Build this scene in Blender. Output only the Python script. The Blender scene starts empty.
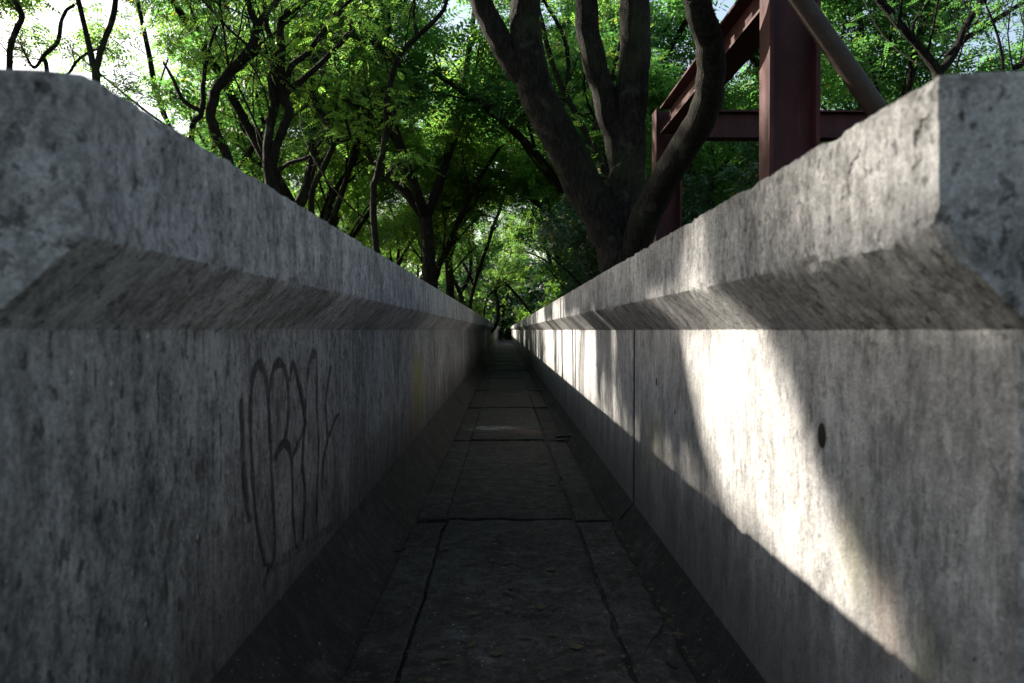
import bpy, math, random
import numpy as np
from mathutils import Vector, Matrix, noise as mnoise

random.seed(7)
RAD = math.radians
sc = bpy.context.scene
COL = sc.collection
E = 1.02            # eye height above the outside ground
F = 796.0           # focal length in pixels (28 mm)
FLOOR = 0.10        # channel floor level
XR = 0.600          # right wall face
XL = -0.587         # left wall face
XC = 0.498          # inner face of the right coping (the left one stands 18 mm further in)
ZT = 1.312          # coping top
LEN = 76.0
SUN = Vector((-940, 620, 688)).normalized()

def P(px, py, d):
    return Vector(((px - 505) / F * d, d, E + (330 - py) / F * d))

# ------------------------------------------------------------------ materials
def newmat(name):
    m = bpy.data.materials.new(name); m.use_nodes = True
    nt = m.node_tree; nt.nodes.clear()
    return m, nt

class G:
    """tiny node-graph helper"""
    def __init__(s, nt): s.nt = nt
    def n(s, t, **kw):
        o = s.nt.nodes.new(t)
        for k, v in kw.items(): setattr(o, k, v)
        return o
    def set(s, sock, v):
        if isinstance(v, bpy.types.NodeSocket): s.nt.links.new(v, sock)
        else: sock.default_value = v
    def math(s, op, a, b=0.0, c=0.0, clamp=False):
        o = s.n('ShaderNodeMath', operation=op); o.use_clamp = clamp
        s.set(o.inputs[0], a); s.set(o.inputs[1], b); s.set(o.inputs[2], c)
        return o.outputs[0]
    def pos(s): return s.n('ShaderNodeNewGeometry').outputs['Position']
    def scale(s, v, sx, sy, sz, off=(0, 0, 0)):
        o = s.n('ShaderNodeMapping'); s.set(o.inputs[0], v)
        o.inputs['Scale'].default_value = (sx, sy, sz); o.inputs['Location'].default_value = off
        return o.outputs[0]
    def noise(s, v, sc_, det=4, rough=.55, dist=0):
        o = s.n('ShaderNodeTexNoise'); s.set(o.inputs['Vector'], v)
        o.inputs['Scale'].default_value = sc_; o.inputs['Detail'].default_value = det
        o.inputs['Roughness'].default_value = rough; o.inputs['Distortion'].default_value = dist
        return o.outputs['Fac']
    def ramp(s, v, a, b, ca=0.0, cb=1.0):
        o = s.n('ShaderNodeMapRange'); o.interpolation_type = 'SMOOTHSTEP'
        s.set(o.inputs[0], v); o.inputs[1].default_value = a; o.inputs[2].default_value = b
        o.inputs[3].default_value = ca; o.inputs[4].default_value = cb
        return o.outputs[0]
    def mix(s, f, a, b, mode='MIX'):
        o = s.n('ShaderNodeMix', data_type='RGBA', blend_type=mode)
        s.set(o.inputs[0], f)
        for i, v in ((6, a), (7, b)):
            if isinstance(v, (tuple, list)) and len(v) == 3: v = (*v, 1)
            s.set(o.inputs[i], v)
        return o.outputs[2]
    def vor(s, v, sc_, feat='F1'):
        o = s.n('ShaderNodeTexVoronoi', feature=feat); s.set(o.inputs['Vector'], v)
        o.inputs['Scale'].default_value = sc_
        return o.outputs['Distance']
    def blob(s, p, c, r):
        """soft spherical mask around a world point, r = radii"""
        v = s.n('ShaderNodeVectorMath', operation='SUBTRACT'); s.set(v.inputs[0], p); v.inputs[1].default_value = c
        w = s.n('ShaderNodeVectorMath', operation='DIVIDE'); s.set(w.inputs[0], v.outputs[0]); w.inputs[1].default_value = r
        l = s.n('ShaderNodeVectorMath', operation='LENGTH'); s.set(l.inputs[0], w.outputs[0])
        return s.ramp(l.outputs['Value'], .25, 1.0, 1.0, 0.0)
    def bump(s, h, strength, dist):
        o = s.n('ShaderNodeBump'); s.set(o.inputs['Height'], h)
        o.inputs['Strength'].default_value = strength; o.inputs['Distance'].default_value = dist
        return o.outputs[0]
    def bsdf(s, col, rough, normal=None, spec=.3):
        b = s.n('ShaderNodeBsdfPrincipled'); s.set(b.inputs['Base Color'], col if not isinstance(col, tuple) else (*col, 1))
        s.set(b.inputs['Roughness'], rough); b.inputs['Specular IOR Level'].default_value = spec
        if normal is not None: s.set(b.inputs['Normal'], normal)
        o = s.n('ShaderNodeOutputMaterial'); s.nt.links.new(b.outputs[0], o.inputs[0])
        return b

def concrete(name, dark, light, kind, blots=.75):
    m, nt = newmat(name); g = G(nt); p = g.pos()
    big = g.noise(p, 2.2, 6, .6)
    mid = g.noise(g.scale(p, 1, 1, .55, (3, 1, 0)), 14, 5, .62)
    fine = g.noise(p, 95, 5, .78)
    streak = g.noise(g.scale(p, 3.0, 15, 3.2), 1.5, 6, .7)
    streak2 = g.noise(g.scale(p, 6.0, 34, 5.5, (9, 2, 4)), 1.7, 5, .7)
    t = g.math('MULTIPLY', big, .28)
    t = g.math('ADD', t, g.math('MULTIPLY', mid, .36 if kind != 'wall' else .28))
    t = g.math('ADD', t, g.math('MULTIPLY', streak, .19 if kind == 'wall' else (.14 if kind == 'coping' else .04)))
    t = g.math('ADD', t, g.math('MULTIPLY', fine, .36))
    t = g.math('ADD', t, g.math('MULTIPLY', g.noise(g.scale(p, 1, 1, .62, (8, 2, 1)), 44, 4, .6), .26))
    t = g.math('SUBTRACT', t, .20)
    col_grit = g.ramp(g.noise(p, 230, 3, .8), .36, .66, .72, 1.22)
    col = g.mix(g.ramp(t, .36, .65), dark, light)
    col = g.mix(1.0, col, col_grit, 'MULTIPLY')
    hei = g.math('ADD', g.math('MULTIPLY', fine, .9), g.math('MULTIPLY', mid, .8))
    if kind in ('wall', 'coping'):
        # long rain streaks
        s = g.ramp(streak2, .50, .74, 0, .38 if kind == 'wall' else .18)
        col = g.mix(s, col, tuple(c * .30 for c in dark), 'MIX')
        s = g.ramp(g.noise(g.scale(p, 5, 40, 4, (2, 8, 3)), 1.7, 5, .65), .56, .74, 0, .35)
        col = g.mix(s, col, tuple(min(1, c * 1.35) for c in light))
        # dark drop-shaped lichen blots, longer than wide
        v = g.noise(g.scale(p, 1, 1, .5 if kind == 'wall' else .8, (5, 5, 5)), 44, 5, .58, .15)
        blot = g.ramp(v, .592, .632)
        col = g.mix(g.math('MULTIPLY', blot, blots), col, tuple(c * .28 for c in dark))
        v2 = g.noise(g.scale(p, 1, 1, .7, (1, 7, 2)), 70, 3, .6)
        pit = g.ramp(v2, .66, .73)
        col = g.mix(g.math('MULTIPLY', pit, .8), col, tuple(c * .2 for c in dark))
        hei = g.math('SUBTRACT', hei, g.math('MULTIPLY', g.math('ADD', pit, g.math('MULTIPLY', blot, .3)), .9))
        wh = g.ramp(g.noise(p, 55, 1, .5), .765, .80)
        col = g.mix(g.math('MULTIPLY', wh, .6), col, (.6, .6, .6))
    if kind == 'wall':
        # moss and rust stains that belong to the wall
        n = g.noise(g.scale(p, 1, 18, 2.0), 2.5, 4, .6)
        for c, r, tint, k in (((-.587, 5.35, .62), (.4, .55, .42), (.17, .16, .035), .85),
                              ((-.60, 5.0, .35), (.4, .5, .2), (.15, .10, .045), .55),
                              ((.60, 1.345, .66), (.3, .11, .16), (.34, .33, .24), .5),
                              ((.60, 1.235, .57), (.3, .08, .13), (.38, .30, .25), .45),
                              ((.60, 1.13, .53), (.3, .05, .12), (.22, .25, .12), .55),
                              ((.60, 3.2, .55), (.3, .35, .25), (.30, .30, .18), .45)):
            f = g.math('MULTIPLY', g.blob(p, c, r), g.ramp(n, .3, .6), clamp=True)
            col = g.mix(g.math('MULTIPLY', f, k), col, tint)
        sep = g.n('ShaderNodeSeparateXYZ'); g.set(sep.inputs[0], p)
        foot_shade = g.math('ADD', sep.outputs[2], g.math('MULTIPLY', g.noise(g.scale(p, 1, 3, 1), 2, 5, .6), .5))
        col = g.mix(g.ramp(foot_shade, .50, 1.02, .8, 0), col, tuple(c * .35 for c in dark))  # shade over the wall foot painted into the colour, with a ragged upper edge
    if kind == 'floor':
        # crumbs, stains and scuffs
        v = g.ramp(g.noise(p, 34, 3, .6), .62, .72)
        col = g.mix(g.math('MULTIPLY', v, .7), col, tuple(c * .25 for c in dark))
        v = g.ramp(g.noise(g.scale(p, 1.1, 1, 1), 9, 6, .7), .57, .72)
        col = g.mix(g.math('MULTIPLY', v, .5), col, tuple(min(1, c * 1.9) for c in light))
        wh = g.ramp(g.noise(p, 90, 1, .5), .74, .78)
        col = g.mix(g.math('MULTIPLY', wh, .6), col, (.4, .4, .38))
        f = g.math('MULTIPLY', g.blob(p, (-.1, 7.25, .1), (.32, .22, .3)), g.ramp(g.noise(g.scale(p, 3, 14, 1), 3, 4, .6), .42, .6))
        col = g.mix(g.math('MULTIPLY', f, .8), col, (.33, .33, .34))
        f = g.math('MULTIPLY', g.blob(p, (.18, 6.9, .1), (.2, .35, .3)), g.ramp(big, .4, .6))
        col = g.mix(g.math('MULTIPLY', f, .35), col, (.16, .07, .05))
    if name == 'slab_concrete':
        k_ = g.ramp(g.n('ShaderNodeObjectInfo').outputs['Random'], 0, 1, .72, 1.3)
        col = g.mix(1.0, col, k_, 'MULTIPLY')
    nrm = g.bump(hei, .9, .007 if kind != 'floor' else .010)
    g.bsdf(col, .88, nrm, .22)
    return m

M = {}
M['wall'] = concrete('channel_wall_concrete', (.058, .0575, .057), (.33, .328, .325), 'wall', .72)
M['wall_clean_sunlit'] = concrete('clean_sunlit_wall_concrete', (.18, .18, .181), (.53, .53, .532), 'wall', .35)  # fewer blots, and a base raised to whiten the sunlit patch
M['coping'] = concrete('coping_concrete', (.075, .0755, .077), (.37, .372, .376), 'coping', .6)
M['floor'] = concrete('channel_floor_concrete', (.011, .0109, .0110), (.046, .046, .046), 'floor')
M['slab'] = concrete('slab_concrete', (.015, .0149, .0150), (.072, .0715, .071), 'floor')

def m_bark(name, a, b, fade=0):
    m, nt = newmat(name); g = G(nt); p = g.pos()
    r = g.noise(g.scale(p, 1, 1, .3), 34, 6, .72, .4)
    l = g.noise(p, 3.5, 5, .6)
    col = g.mix(g.ramp(r, .42, .62), a, b)
    col = g.mix(g.ramp(l, .58, .70, 0, .55), col, (.07, .072, .062))       # lichen
    col = g.mix(g.ramp(g.noise(p, 1.6, 3, .5), .5, .75, 0, .4), col, (.045, .06, .025))
    g.bsdf(col, .9, g.bump(r, 1.0, .07), .15)
    return m
M['bark'] = m_bark('rough_bark', (.006, .0052, .0046), (.022, .019, .0165))
M['bark_thin'] = m_bark('branch_bark', (.005, .0044, .0038), (.020, .017, .0145))

def m_leaf(name, c1, c2, c3, trans=.5):
    m, nt = newmat(name); g = G(nt); geo = g.n('ShaderNodeNewGeometry')
    rnd = geo.outputs['Random Per Island']
    clump = g.noise(g.pos(), .9, 3, .6)
    info = g.n('ShaderNodeObjectInfo').outputs['Random']
    col = g.mix(g.ramp(clump, .32, .68), c1, c2)
    col = g.mix(g.math('MULTIPLY', rnd, .55), col, c3)
    col = g.mix(g.math('MULTIPLY', info, .35), col, tuple(c * .75 for c in c1))
    col = g.mix(g.ramp(rnd, .975, .98, 0, .6), col, (.22, .16, .04))
    d = g.n('ShaderNodeBsdfPrincipled'); g.set(d.inputs['Base Color'], col)
    d.inputs['Roughness'].default_value = .45; d.inputs['Specular IOR Level'].default_value = .35
    tr = g.n('ShaderNodeBsdfTranslucent')
    tc = g.n('ShaderNodeMix', data_type='RGBA', blend_type='MULTIPLY'); tc.inputs[0].default_value = 1
    g.set(tc.inputs[6], col); tc.inputs[7].default_value = (2.5, 2.5, 1.35, 1); tc.clamp_result = False
    g.set(tr.inputs['Color'], tc.outputs[2])
    mx = g.n('ShaderNodeMixShader'); mx.inputs[0].default_value = trans
    nt.links.new(d.outputs[0], mx.inputs[1]); nt.links.new(tr.outputs[0], mx.inputs[2])
    o = g.n('ShaderNodeOutputMaterial'); nt.links.new(mx.outputs[0], o.inputs[0])
    return m
M['leaf'] = m_leaf('feathery_leaves', (.034, .100, .046), (.066, .160, .044), (.15, .22, .045), .66)
M['leaf_cool'] = m_leaf('blue_green_leaves', (.026, .090, .050), (.042, .135, .050), (.08, .17, .045), .6)
M['leaf_dark'] = m_leaf('glossy_dark_leaves', (.010, .035, .020), (.018, .055, .026), (.03, .08, .03), .2)

def m_steel():
    m, nt = newmat('red_oxide_steel'); g = G(nt); p = g.pos()
    n = g.noise(g.scale(p, 1, 1, .35), 6, 6, .65)
    f = g.noise(p, 70, 3, .6)
    col = g.mix(g.ramp(n, .35, .7), (.028, .006, .008), (.058, .013, .016))
    col = g.mix(g.ramp(g.noise(g.scale(p, 4, 4, .5), 5, 5, .7), .56, .72, 0, .6), col, (.06, .03, .02))
    col = g.mix(g.ramp(f, .60, .72, 0, .4), col, (.07, .032, .028))
    g.bsdf(col, .65, g.bump(f, .3, .004), .25)
    return m
M['steel'] = m_steel()
def m_tube():
    m, nt = newmat('mossy_steel_tube'); g = G(nt); p = g.pos()
    n = g.noise(p, 5, 5, .65)
    col = g.mix(g.ramp(n, .4, .62), (.018, .008, .007), (.024, .016, .012))
    col = g.mix(g.ramp(g.noise(p, 40, 3, .6), .56, .7, 0, .6), col, (.05, .03, .022))
    g.bsdf(col, .65, g.bump(n, .4, .004), .3)
    return m
M['tube'] = m_tube()

def plain(name, col, rough=.85):
    m, nt = newmat(name); g = G(nt)
    n = g.noise(g.pos(), 40, 4, .6)
    c = g.mix(g.ramp(n, .3, .7), tuple(x * .6 for x in col), col)
    g.bsdf(c, rough, g.bump(n, .4, .002), .2)
    return m
M['twig'] = plain('dry_twig_bark', (.022, .018, .015))
M['litter'] = plain('dead_leaf', (.07, .055, .035))
def m_paint(hi, lo, name='faded_black_spray_paint'):
    m, nt = newmat(name); g = G(nt); p = g.pos()
    n = g.noise(g.scale(p, 1, 2.2, .9), 30, 5, .75)
    b = g.n('ShaderNodeBsdfPrincipled'); b.inputs['Base Color'].default_value = (.010, .010, .012, 1)
    b.inputs['Roughness'].default_value = .7
    tr = g.n('ShaderNodeBsdfTransparent'); mx = g.n('ShaderNodeMixShader')
    nt.links.new(g.ramp(n, .36, .60, hi, lo), mx.inputs[0])
    nt.links.new(tr.outputs[0], mx.inputs[1]); nt.links.new(b.outputs[0], mx.inputs[2])
    o = g.n('ShaderNodeOutputMaterial'); nt.links.new(mx.outputs[0], o.inputs[0])
    return m
M['paint'] = m_paint(.93, .35)
M['overspray'] = m_paint(.42, .05, 'spray_paint_haze')
def m_ground():
    m, nt = newmat('woodland_soil'); g = G(nt); p = g.pos()
    a = g.noise(p, .5, 6, .6); b = g.noise(p, 18, 5, .7)
    col = g.mix(g.ramp(a, .4, .6), (.03, .025, .015), (.02, .04, .012))
    col = g.mix(g.ramp(b, .5, .7), col, (.06, .045, .025))
    g.bsdf(col, .95, g.bump(b, .8, .03), .1)
    return m
M['ground'] = m_ground()

# ------------------------------------------------------------------ object helpers
def link(o, parent=None):
    COL.objects.link(o)
    if parent: o.parent = parent
    return o
def tag(o, label=None, cat=None, group=None, kind=None):
    if label: o['label'] = label
    if cat: o['category'] = cat
    if group: o['group'] = group
    if kind: o['kind'] = kind
    return o
def empty(name, loc=(0, 0, 0)):
    o = bpy.data.objects.new(name, None); o.location = loc; o.empty_display_size = .2
    return link(o)
def mesh_obj(name, V, Fc, mat, parent=None, smooth=False, origin=None):
    """V in world coordinates; origin = world point the object sits at"""
    V = np.asarray(V, dtype=np.float32).reshape(-1, 3)
    if parent is not None and origin is None: base = np.array(parent.location, dtype=np.float32)
    else: base = np.array(origin if origin is not None else (0, 0, 0), dtype=np.float32)
    me = bpy.data.meshes.new(name)
    if isinstance(Fc, np.ndarray):
        nf, k = Fc.shape
        me.vertices.add(len(V)); me.vertices.foreach_set('co', (V - base).ravel())
        me.loops.add(nf * k); me.loops.foreach_set('vertex_index', Fc.astype(np.int32).ravel())
        me.polygons.add(nf); me.polygons.foreach_set('loop_start', np.arange(0, nf * k, k, dtype=np.int32))
        try: me.polygons.foreach_set('loop_total', np.full(nf, k, dtype=np.int32))
        except Exception: pass
        me.update(calc_edges=True)
    else:
        me.from_pydata([tuple(v) for v in (V - base)], [], Fc); me.update()
    if smooth: me.polygons.foreach_set('use_smooth', [True] * len(me.polygons))
    me.materials.append(mat)
    o = bpy.data.objects.new(name, me)
    if parent is None: o.location = tuple(float(x) for x in base)
    return link(o, parent)

def sweep_y(profile, ys, closed=True, caps=True):
    """profile: function(i_station)->list of (x,z) ; all same length"""
    V, Fc = [], []
    n = None
    for i, y in enumerate(ys):
        pr = profile(i, y); n = len(pr)
        for q in pr: V.append((q[0], q[2] if len(q) > 2 else y, q[1]))
    for i in range(len(ys) - 1):
        for j in range(n if closed else n - 1):
            a = i * n + j; b = i * n + (j + 1) % n
            Fc.append((a, b, b + n, a + n))
    if caps and closed:
        Fc.append(tuple(range(n - 1, -1, -1))); Fc.append(tuple((len(ys) - 1) * n + j for j in range(n)))
    return V, Fc

def box(V, Fc, x0, x1, y0, y1, z0, z1):
    k = len(V)
    V += [(x, y, z) for z in (z0, z1) for y in (y0, y1) for x in (x0, x1)]
    Fc += [(k, k+2, k+3, k+1), (k+4, k+5, k+7, k+6), (k, k+1, k+5, k+4), (k+2, k+6, k+7, k+3), (k, k+4, k+6, k+2), (k+1, k+3, k+7, k+5)]

# ------------------------------------------------------------------ ground
V, Fc = [], []
n = 40
for side, (xa, xb) in enumerate(((-260, XL - .12), (XR + .12, 260))):
    k = len(V)
    xs = [xa + (xb - xa) * t / n for t in range(n + 1)]
    ys_ = [-120 + 420 * t / n for t in range(n + 1)]
    for yy in ys_:
        for xx in xs: V.append((xx, yy, .0))
    for j in range(n):
        for i in range(n):
            a = k + j * (n + 1) + i
            Fc.append((a, a + 1, a + n + 2, a + n + 1))
# join both halves under the channel
k = len(V); V += [(XL - .12, -120, -.0), (XR + .12, -120, 0), (XR + .12, 300, 0), (XL - .12, 300, 0)]; Fc.append((k, k+1, k+2, k+3))
gr = mesh_obj('ground', V, Fc, M['ground']); tag(gr, kind='structure')

# ------------------------------------------------------------------ channel walls
D0 = .912
def stations(y0, y1):
    ys, y = [], y0
    while y < y1 - 1e-6:
        ys.append(y); y += .009 if y < 2.2 else (.018 if y < 4 else (.06 if y < 8 else .6))
    ys.append(y1)
    return ys

def coping(side, parent):
    """T-shaped head: sloping soffit, tall face, flat top; rows are densely sampled so that arrises can crumble"""
    xw = XR if side > 0 else -XL
    XC = .498 if side > 0 else .480
    pts = [(xw, E), (XC, E + .107), (XC, ZT), (XC + .52, ZT), (XC + .52, E + .107), (xw + .30, E)]
    prof = []
    segn = [18, 26, 12, 5, 3, 5]
    for i in range(6):
        a, b = pts[i], pts[(i + 1) % 6]
        for t in range(segn[i]):
            u = t / segn[i]; prof.append((a[0] + (b[0] - a[0]) * u, a[1] + (b[1] - a[1]) * u, i, u))
    n = len(prof)
    cx, cz = XC + .26, (E + .107 + ZT) / 2
    arr = [((XC), (E + .107)), (XC, ZT)]
    ys = stations(D0, LEN)
    V, Fc = [], []
    def disp(x, y, z, amp=1.0):
        # amp fades the relief out with distance
        # crumbled arrises: pull towards the core where noise is high
        q = Vector((x * 1.0 + (50 if side > 0 else 0), y, z))
        dmin = min(math.hypot(x - a, z - b) for a, b in arr)
        dend = max(0, y - (D0 - .2 * (x - XC)))
        edge = max(0, 1 - dmin / .014); e2 = max(0, 1 - dend / .02)
        nn = mnoise.fractal(q * 26, .6, 2.1, 4); chip = mnoise.noise(q * 9 + Vector((3, 1, 7)))
        k = .0013 * nn + edge * (.0008 + .002 * nn + .020 * max(0, chip - .22))
        k2 = e2 * (.001 + .006 * nn + .030 * max(0, chip - .05)) * (1 if dmin < .05 else .25)
        dx, dz = cx - x, cz - z; L = math.hypot(dx, dz) or 1
        w = mnoise.noise(Vector((3 * side, y * 1.1, 0))) * .0025
        return (x + dx / L * k * amp + w, y + k2 + .0012 * nn * e2, z + dz / L * k * amp)
    for i, y in enumerate(ys):
        for (x, z, s, u) in prof:
            yy = y
            f = max(0, 1 - (y - D0) / .5)            # the end is cut a little askew
            yy = y - .2 * (x - XC) * f
            V.append(disp(x, yy, z, min(1, max(0, (8 - y) / 3))) if y < 9 else (x + mnoise.noise(Vector((3 * side, y * 1.1, 0))) * .0025, yy, z))
    for i in range(len(ys) - 1):
        for j in range(n):
            a = i * n + j; b = i * n + (j + 1) % n
            Fc.append((a, b, b + n, a + n))
    # end face as rings towards the core
    rings = 22; prev = list(range(n))
    for r in range(1, rings):
        k = 1 - r / rings; cur = []
        for (x, z, s, u) in prof:
            xx, zz = cx + (x - cx) * k, cz + (z - cz) * k
            nn = mnoise.fractal(Vector((xx * 24 + side * 9, zz * 24, 3)), .6, 2.1, 4)
            V.append((xx, D0 - .2 * (xx - XC) + .003 * nn, zz)); cur.append(len(V) - 1)
        for j in range(n):
            Fc.append((prev[(j + 1) % n], prev[j], cur[j], cur[(j + 1) % n]))
        prev = cur
    Fc.append(tuple(reversed(prev)))
    Fc.append(tuple((len(ys) - 1) * n + j for j in range(n)))
    V = [(x * side, y, z) for x, y, z in V]
    if side > 0: Fc = [tuple(reversed(f)) for f in Fc]
    o = mesh_obj('coping', V, Fc, M['coping'], parent, smooth=True)
    o.data.set_sharp_from_angle(angle=RAD(28))
    return o

def wall(side, label, joint0, pitch):
    root = empty('channel_wall', (side * .75, D0, 0)); tag(root, label, 'wall')
    coping(side, root)
    xw = XR if side > 0 else -XL
    js = [D0 + .004]; y = joint0
    while y < LEN: js.append(y); y += pitch
    js.append(LEN)
    for a, b in zip(js[:-1], js[1:]):
        gap = .018 if abs(a - joint0) < .1 or abs(b - joint0) < .1 else .008
        if side < 0: gap = .0015
        ga = .030 if abs(a - joint0) < .1 else (.008 if side > 0 else .0015)
        gb = .030 if (abs(b - joint0) < .1) else (.008 if side > 0 else .0015)
        if side < 0: ga = gb = .0015
        gap = ga
        a2 = a + (ga if a > D0 + .1 else 0); b2 = b - gb
        V, Fc = [], []
        off = random.uniform(-.003, .003) if a > 4 else 0
        z1 = E + .012
        c = .004
        ysx = [a2, a2 + c] + list(np.linspace(a2 + .02, b2 - .02, 12)) + [b2 - c, b2]
        def prof(i, y):
            e = c if (i == 0 or i == len(ysx) - 1) else 0
            return [(xw + off + e, 0.0), (xw + off + e, E * .5), (xw + off + e, z1), (xw + .29, z1), (xw + .29, 0.0)]
        V, Fc = sweep_y(prof, ysx)
        V = [(x * side, y, z) for x, y, z in V]
        if side > 0: Fc = [tuple(reversed(f)) for f in Fc]
        mesh_obj('wall_panel', V, Fc, M['wall_clean_sunlit'] if side > 0 else M['wall'], root)
        if a > D0 + .1 and side > 0:      # mortar deep in the joint
            V, Fc = [], []; box(V, Fc, xw + .0035, xw + .25, a - gap + .001, a2 - .001, .05, E + .006)
            mesh_obj('joint_mortar', V, Fc, M['twig'], root)
    # sloping fillet at the foot of the wall
    lo, hi = (.505, .115) if side > 0 else (.43, .225)
    segs = [D0] + [q for q in js[1:-1]] + [LEN]
    for a, b in zip(segs[:-1], segs[1:]):
        ysx = list(np.linspace(a + .003, b - .004, 14))
        j2 = random.uniform(-.012, .012)
        def prof(i, y):
            w = .006 * mnoise.noise(Vector((side * 5, y * 3, 0))) + j2
            return [(lo + w, FLOOR - .05), (lo + w, FLOOR + .006), ((lo + xw) / 2, FLOOR + hi * .46 + w), (xw + .003, FLOOR + hi), (xw + .003, FLOOR - .05)]
        V, Fc = sweep_y(prof, ysx)
        V = [(x * side, y, z) for x, y, z in V]
        if side > 0: Fc = [tuple(reversed(f)) for f in Fc]
        mesh_obj('fillet', V, Fc, M['floor'], root)
    return root

WR = wall(1, 'concrete channel wall on the right, streaked with sunlight, its overhanging coping cracked at the near end', 3.70, 2.76)
WL = wall(-1, 'shaded concrete channel wall on the left, blotched and marked with faded black graffiti', 3.55, 2.76)

def wall_patch(name, pts_wall, width, mat, parent, x, nx, closed=False):
    """a painted stroke lying 1.2 mm proud of a wall; pts in (y,z), width list"""
    V, Fc = [], []
    n = len(pts_wall)
    for i, (y, z) in enumerate(pts_wall):
        a = pts_wall[max(0, i - 1)]; b = pts_wall[min(n - 1, i + 1)]
        t = Vector((b[0] - a[0], b[1] - a[1])); t.normalize(); nrm = Vector((-t.y, t.x))
        w = width[i] / 2 * (1 + .25 * mnoise.noise(Vector((y * 30, z * 30, 1))))
        V += [(x + nx, y + nrm.x * w, z + nrm.y * w), (x + nx, y - nrm.x * w, z - nrm.y * w)]
    for i in range(n - 1): Fc.append((2 * i, 2 * i + 1, 2 * i + 3, 2 * i + 2))
    return V, Fc

def smooth_line(pts, n=10):
    out = []
    P4 = [pts[0]] + list(pts) + [pts[-1]]
    for i in range(1, len(P4) - 2):
        p0, p1, p2, p3 = [np.array(q, float) for q in P4[i-1:i+3]]
        for k in range(n):
            t = k / n
            out.append(.5 * ((2*p1) + (-p0+p2)*t + (2*p0-5*p1+4*p2-p3)*t*t + (-p0+3*p1-3*p2+p3)*t**3))
    out.append(np.array(pts[-1], float))
    return out

# graffiti strokes, read in picture pixels on the left wall plane
def LW(px, py):
    d = -XL * F / (505 - px); return (d, E + (330 - py) / F * d)
gz = lambda x, y: (220 + x / 2.44, 320 + y / 2.44)
strokes = [
    [(110,600),(92,520),(80,400),(75,280),(76,180),(84,125),(97,108),(110,130),(118,200),(122,300),(128,420),(132,520),(128,590),(112,606)],
    [(122,300),(120,200),(128,130),(143,104),(158,118),(166,160),(166,230),(158,290),(140,318),(130,345)],
    [(132,365),(142,320),(156,300),(170,320),(176,380),(176,470),(184,560)],
    [(176,330),(190,300),(206,250),(196,180),(184,120),(176,110),(170,150)],
    [(206,250),(210,170),(220,100),(228,82),(236,100),(236,200),(240,300),(236,400),(234,500)],
    [(206,250),(200,350),(206,420),(200,540)],
    [(52,190),(54,280),(58,380),(66,470),(72,490)],
    [(270,110),(258,190),(262,280),(280,240),(290,230)],
    [(262,290),(250,350),(246,430)],
    [(186,130),(200,190),(210,260)],
    [(104,660),(116,620),(150,588),(200,552),(240,525),(275,505)],
]
GV, GF = [], []
for k, s in enumerate(strokes[:-1]):
    line = smooth_line([LW(*gz(*q)) for q in s])
    w0 = .019 if k != len(strokes) - 1 else .017
    ww = [w0 * max(.4, 1.15 - .5 * max(0, line[i][0] - 1.9)) * (.45 + .55 * math.sin(math.pi * min(1, max(0, i / (len(line) - 1)))) + .35 * math.sin(i * .23 + k) ** 2) * (.85 + .15 * line[i][0]) for i in range(len(line))]
    V, Fc = wall_patch('g', line, ww, None, None, XL, .0012 + k * .0003)
    b = len(GV); GV += V; GF += [tuple(b + q for q in f) for f in Fc]
gf = mesh_obj('graffiti', GV, GF, M['paint'], WL)
GV, GF = [], []
for k, s in enumerate(strokes):
    line = smooth_line([LW(*gz(*q)) for q in s])
    V, Fc = wall_patch('g', line, [.034 * (.8 + .2 * math.sin(i * .3)) for i in range(len(line))], None, None, XL, .0005 + k * .00005)
    b = len(GV); GV += V; GF += [tuple(b + q for q in f) for f in Fc]
mesh_obj('overspray', GV, GF, M['overspray'], WL)
gf['label'] = 'faded black spray-painted loops on the left wall'

# form-tie holes in the right wall: shallow dark cones
def hole(px, py, r, deep):
    d = XR * F / (px - 505); z = E + (330 - py) / F * d
    V, Fc = [], []
    N = 18
    rings = ((1.0, -.0015), (.82, -.0018), (.6, -.0020))
    for k, (s, o) in enumerate(rings):
        for i in range(N):
            a = 2 * math.pi * i / N; wob = 1 + .12 * mnoise.noise(Vector((math.cos(a) * 2, math.sin(a) * 2, px)))
            V.append((XR + o, d + math.cos(a) * r * .75 * s * wob, z + math.sin(a) * r * s * wob))
    for k in range(2):
        for i in range(N):
            a, b = k * N + i, k * N + (i + 1) % N
            Fc.append((a, b, b + N, a + N))
    Fc.append(tuple(range(2 * N, 3 * N)))
    o = mesh_obj('tie_hole', V, Fc, M['twig'], WR)
    return o
hole(824, 436, .024, .02); hole(657, 382, .017, .02); hole(676, 412, .010, .02); hole(767, 462, .003, .01)

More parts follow.
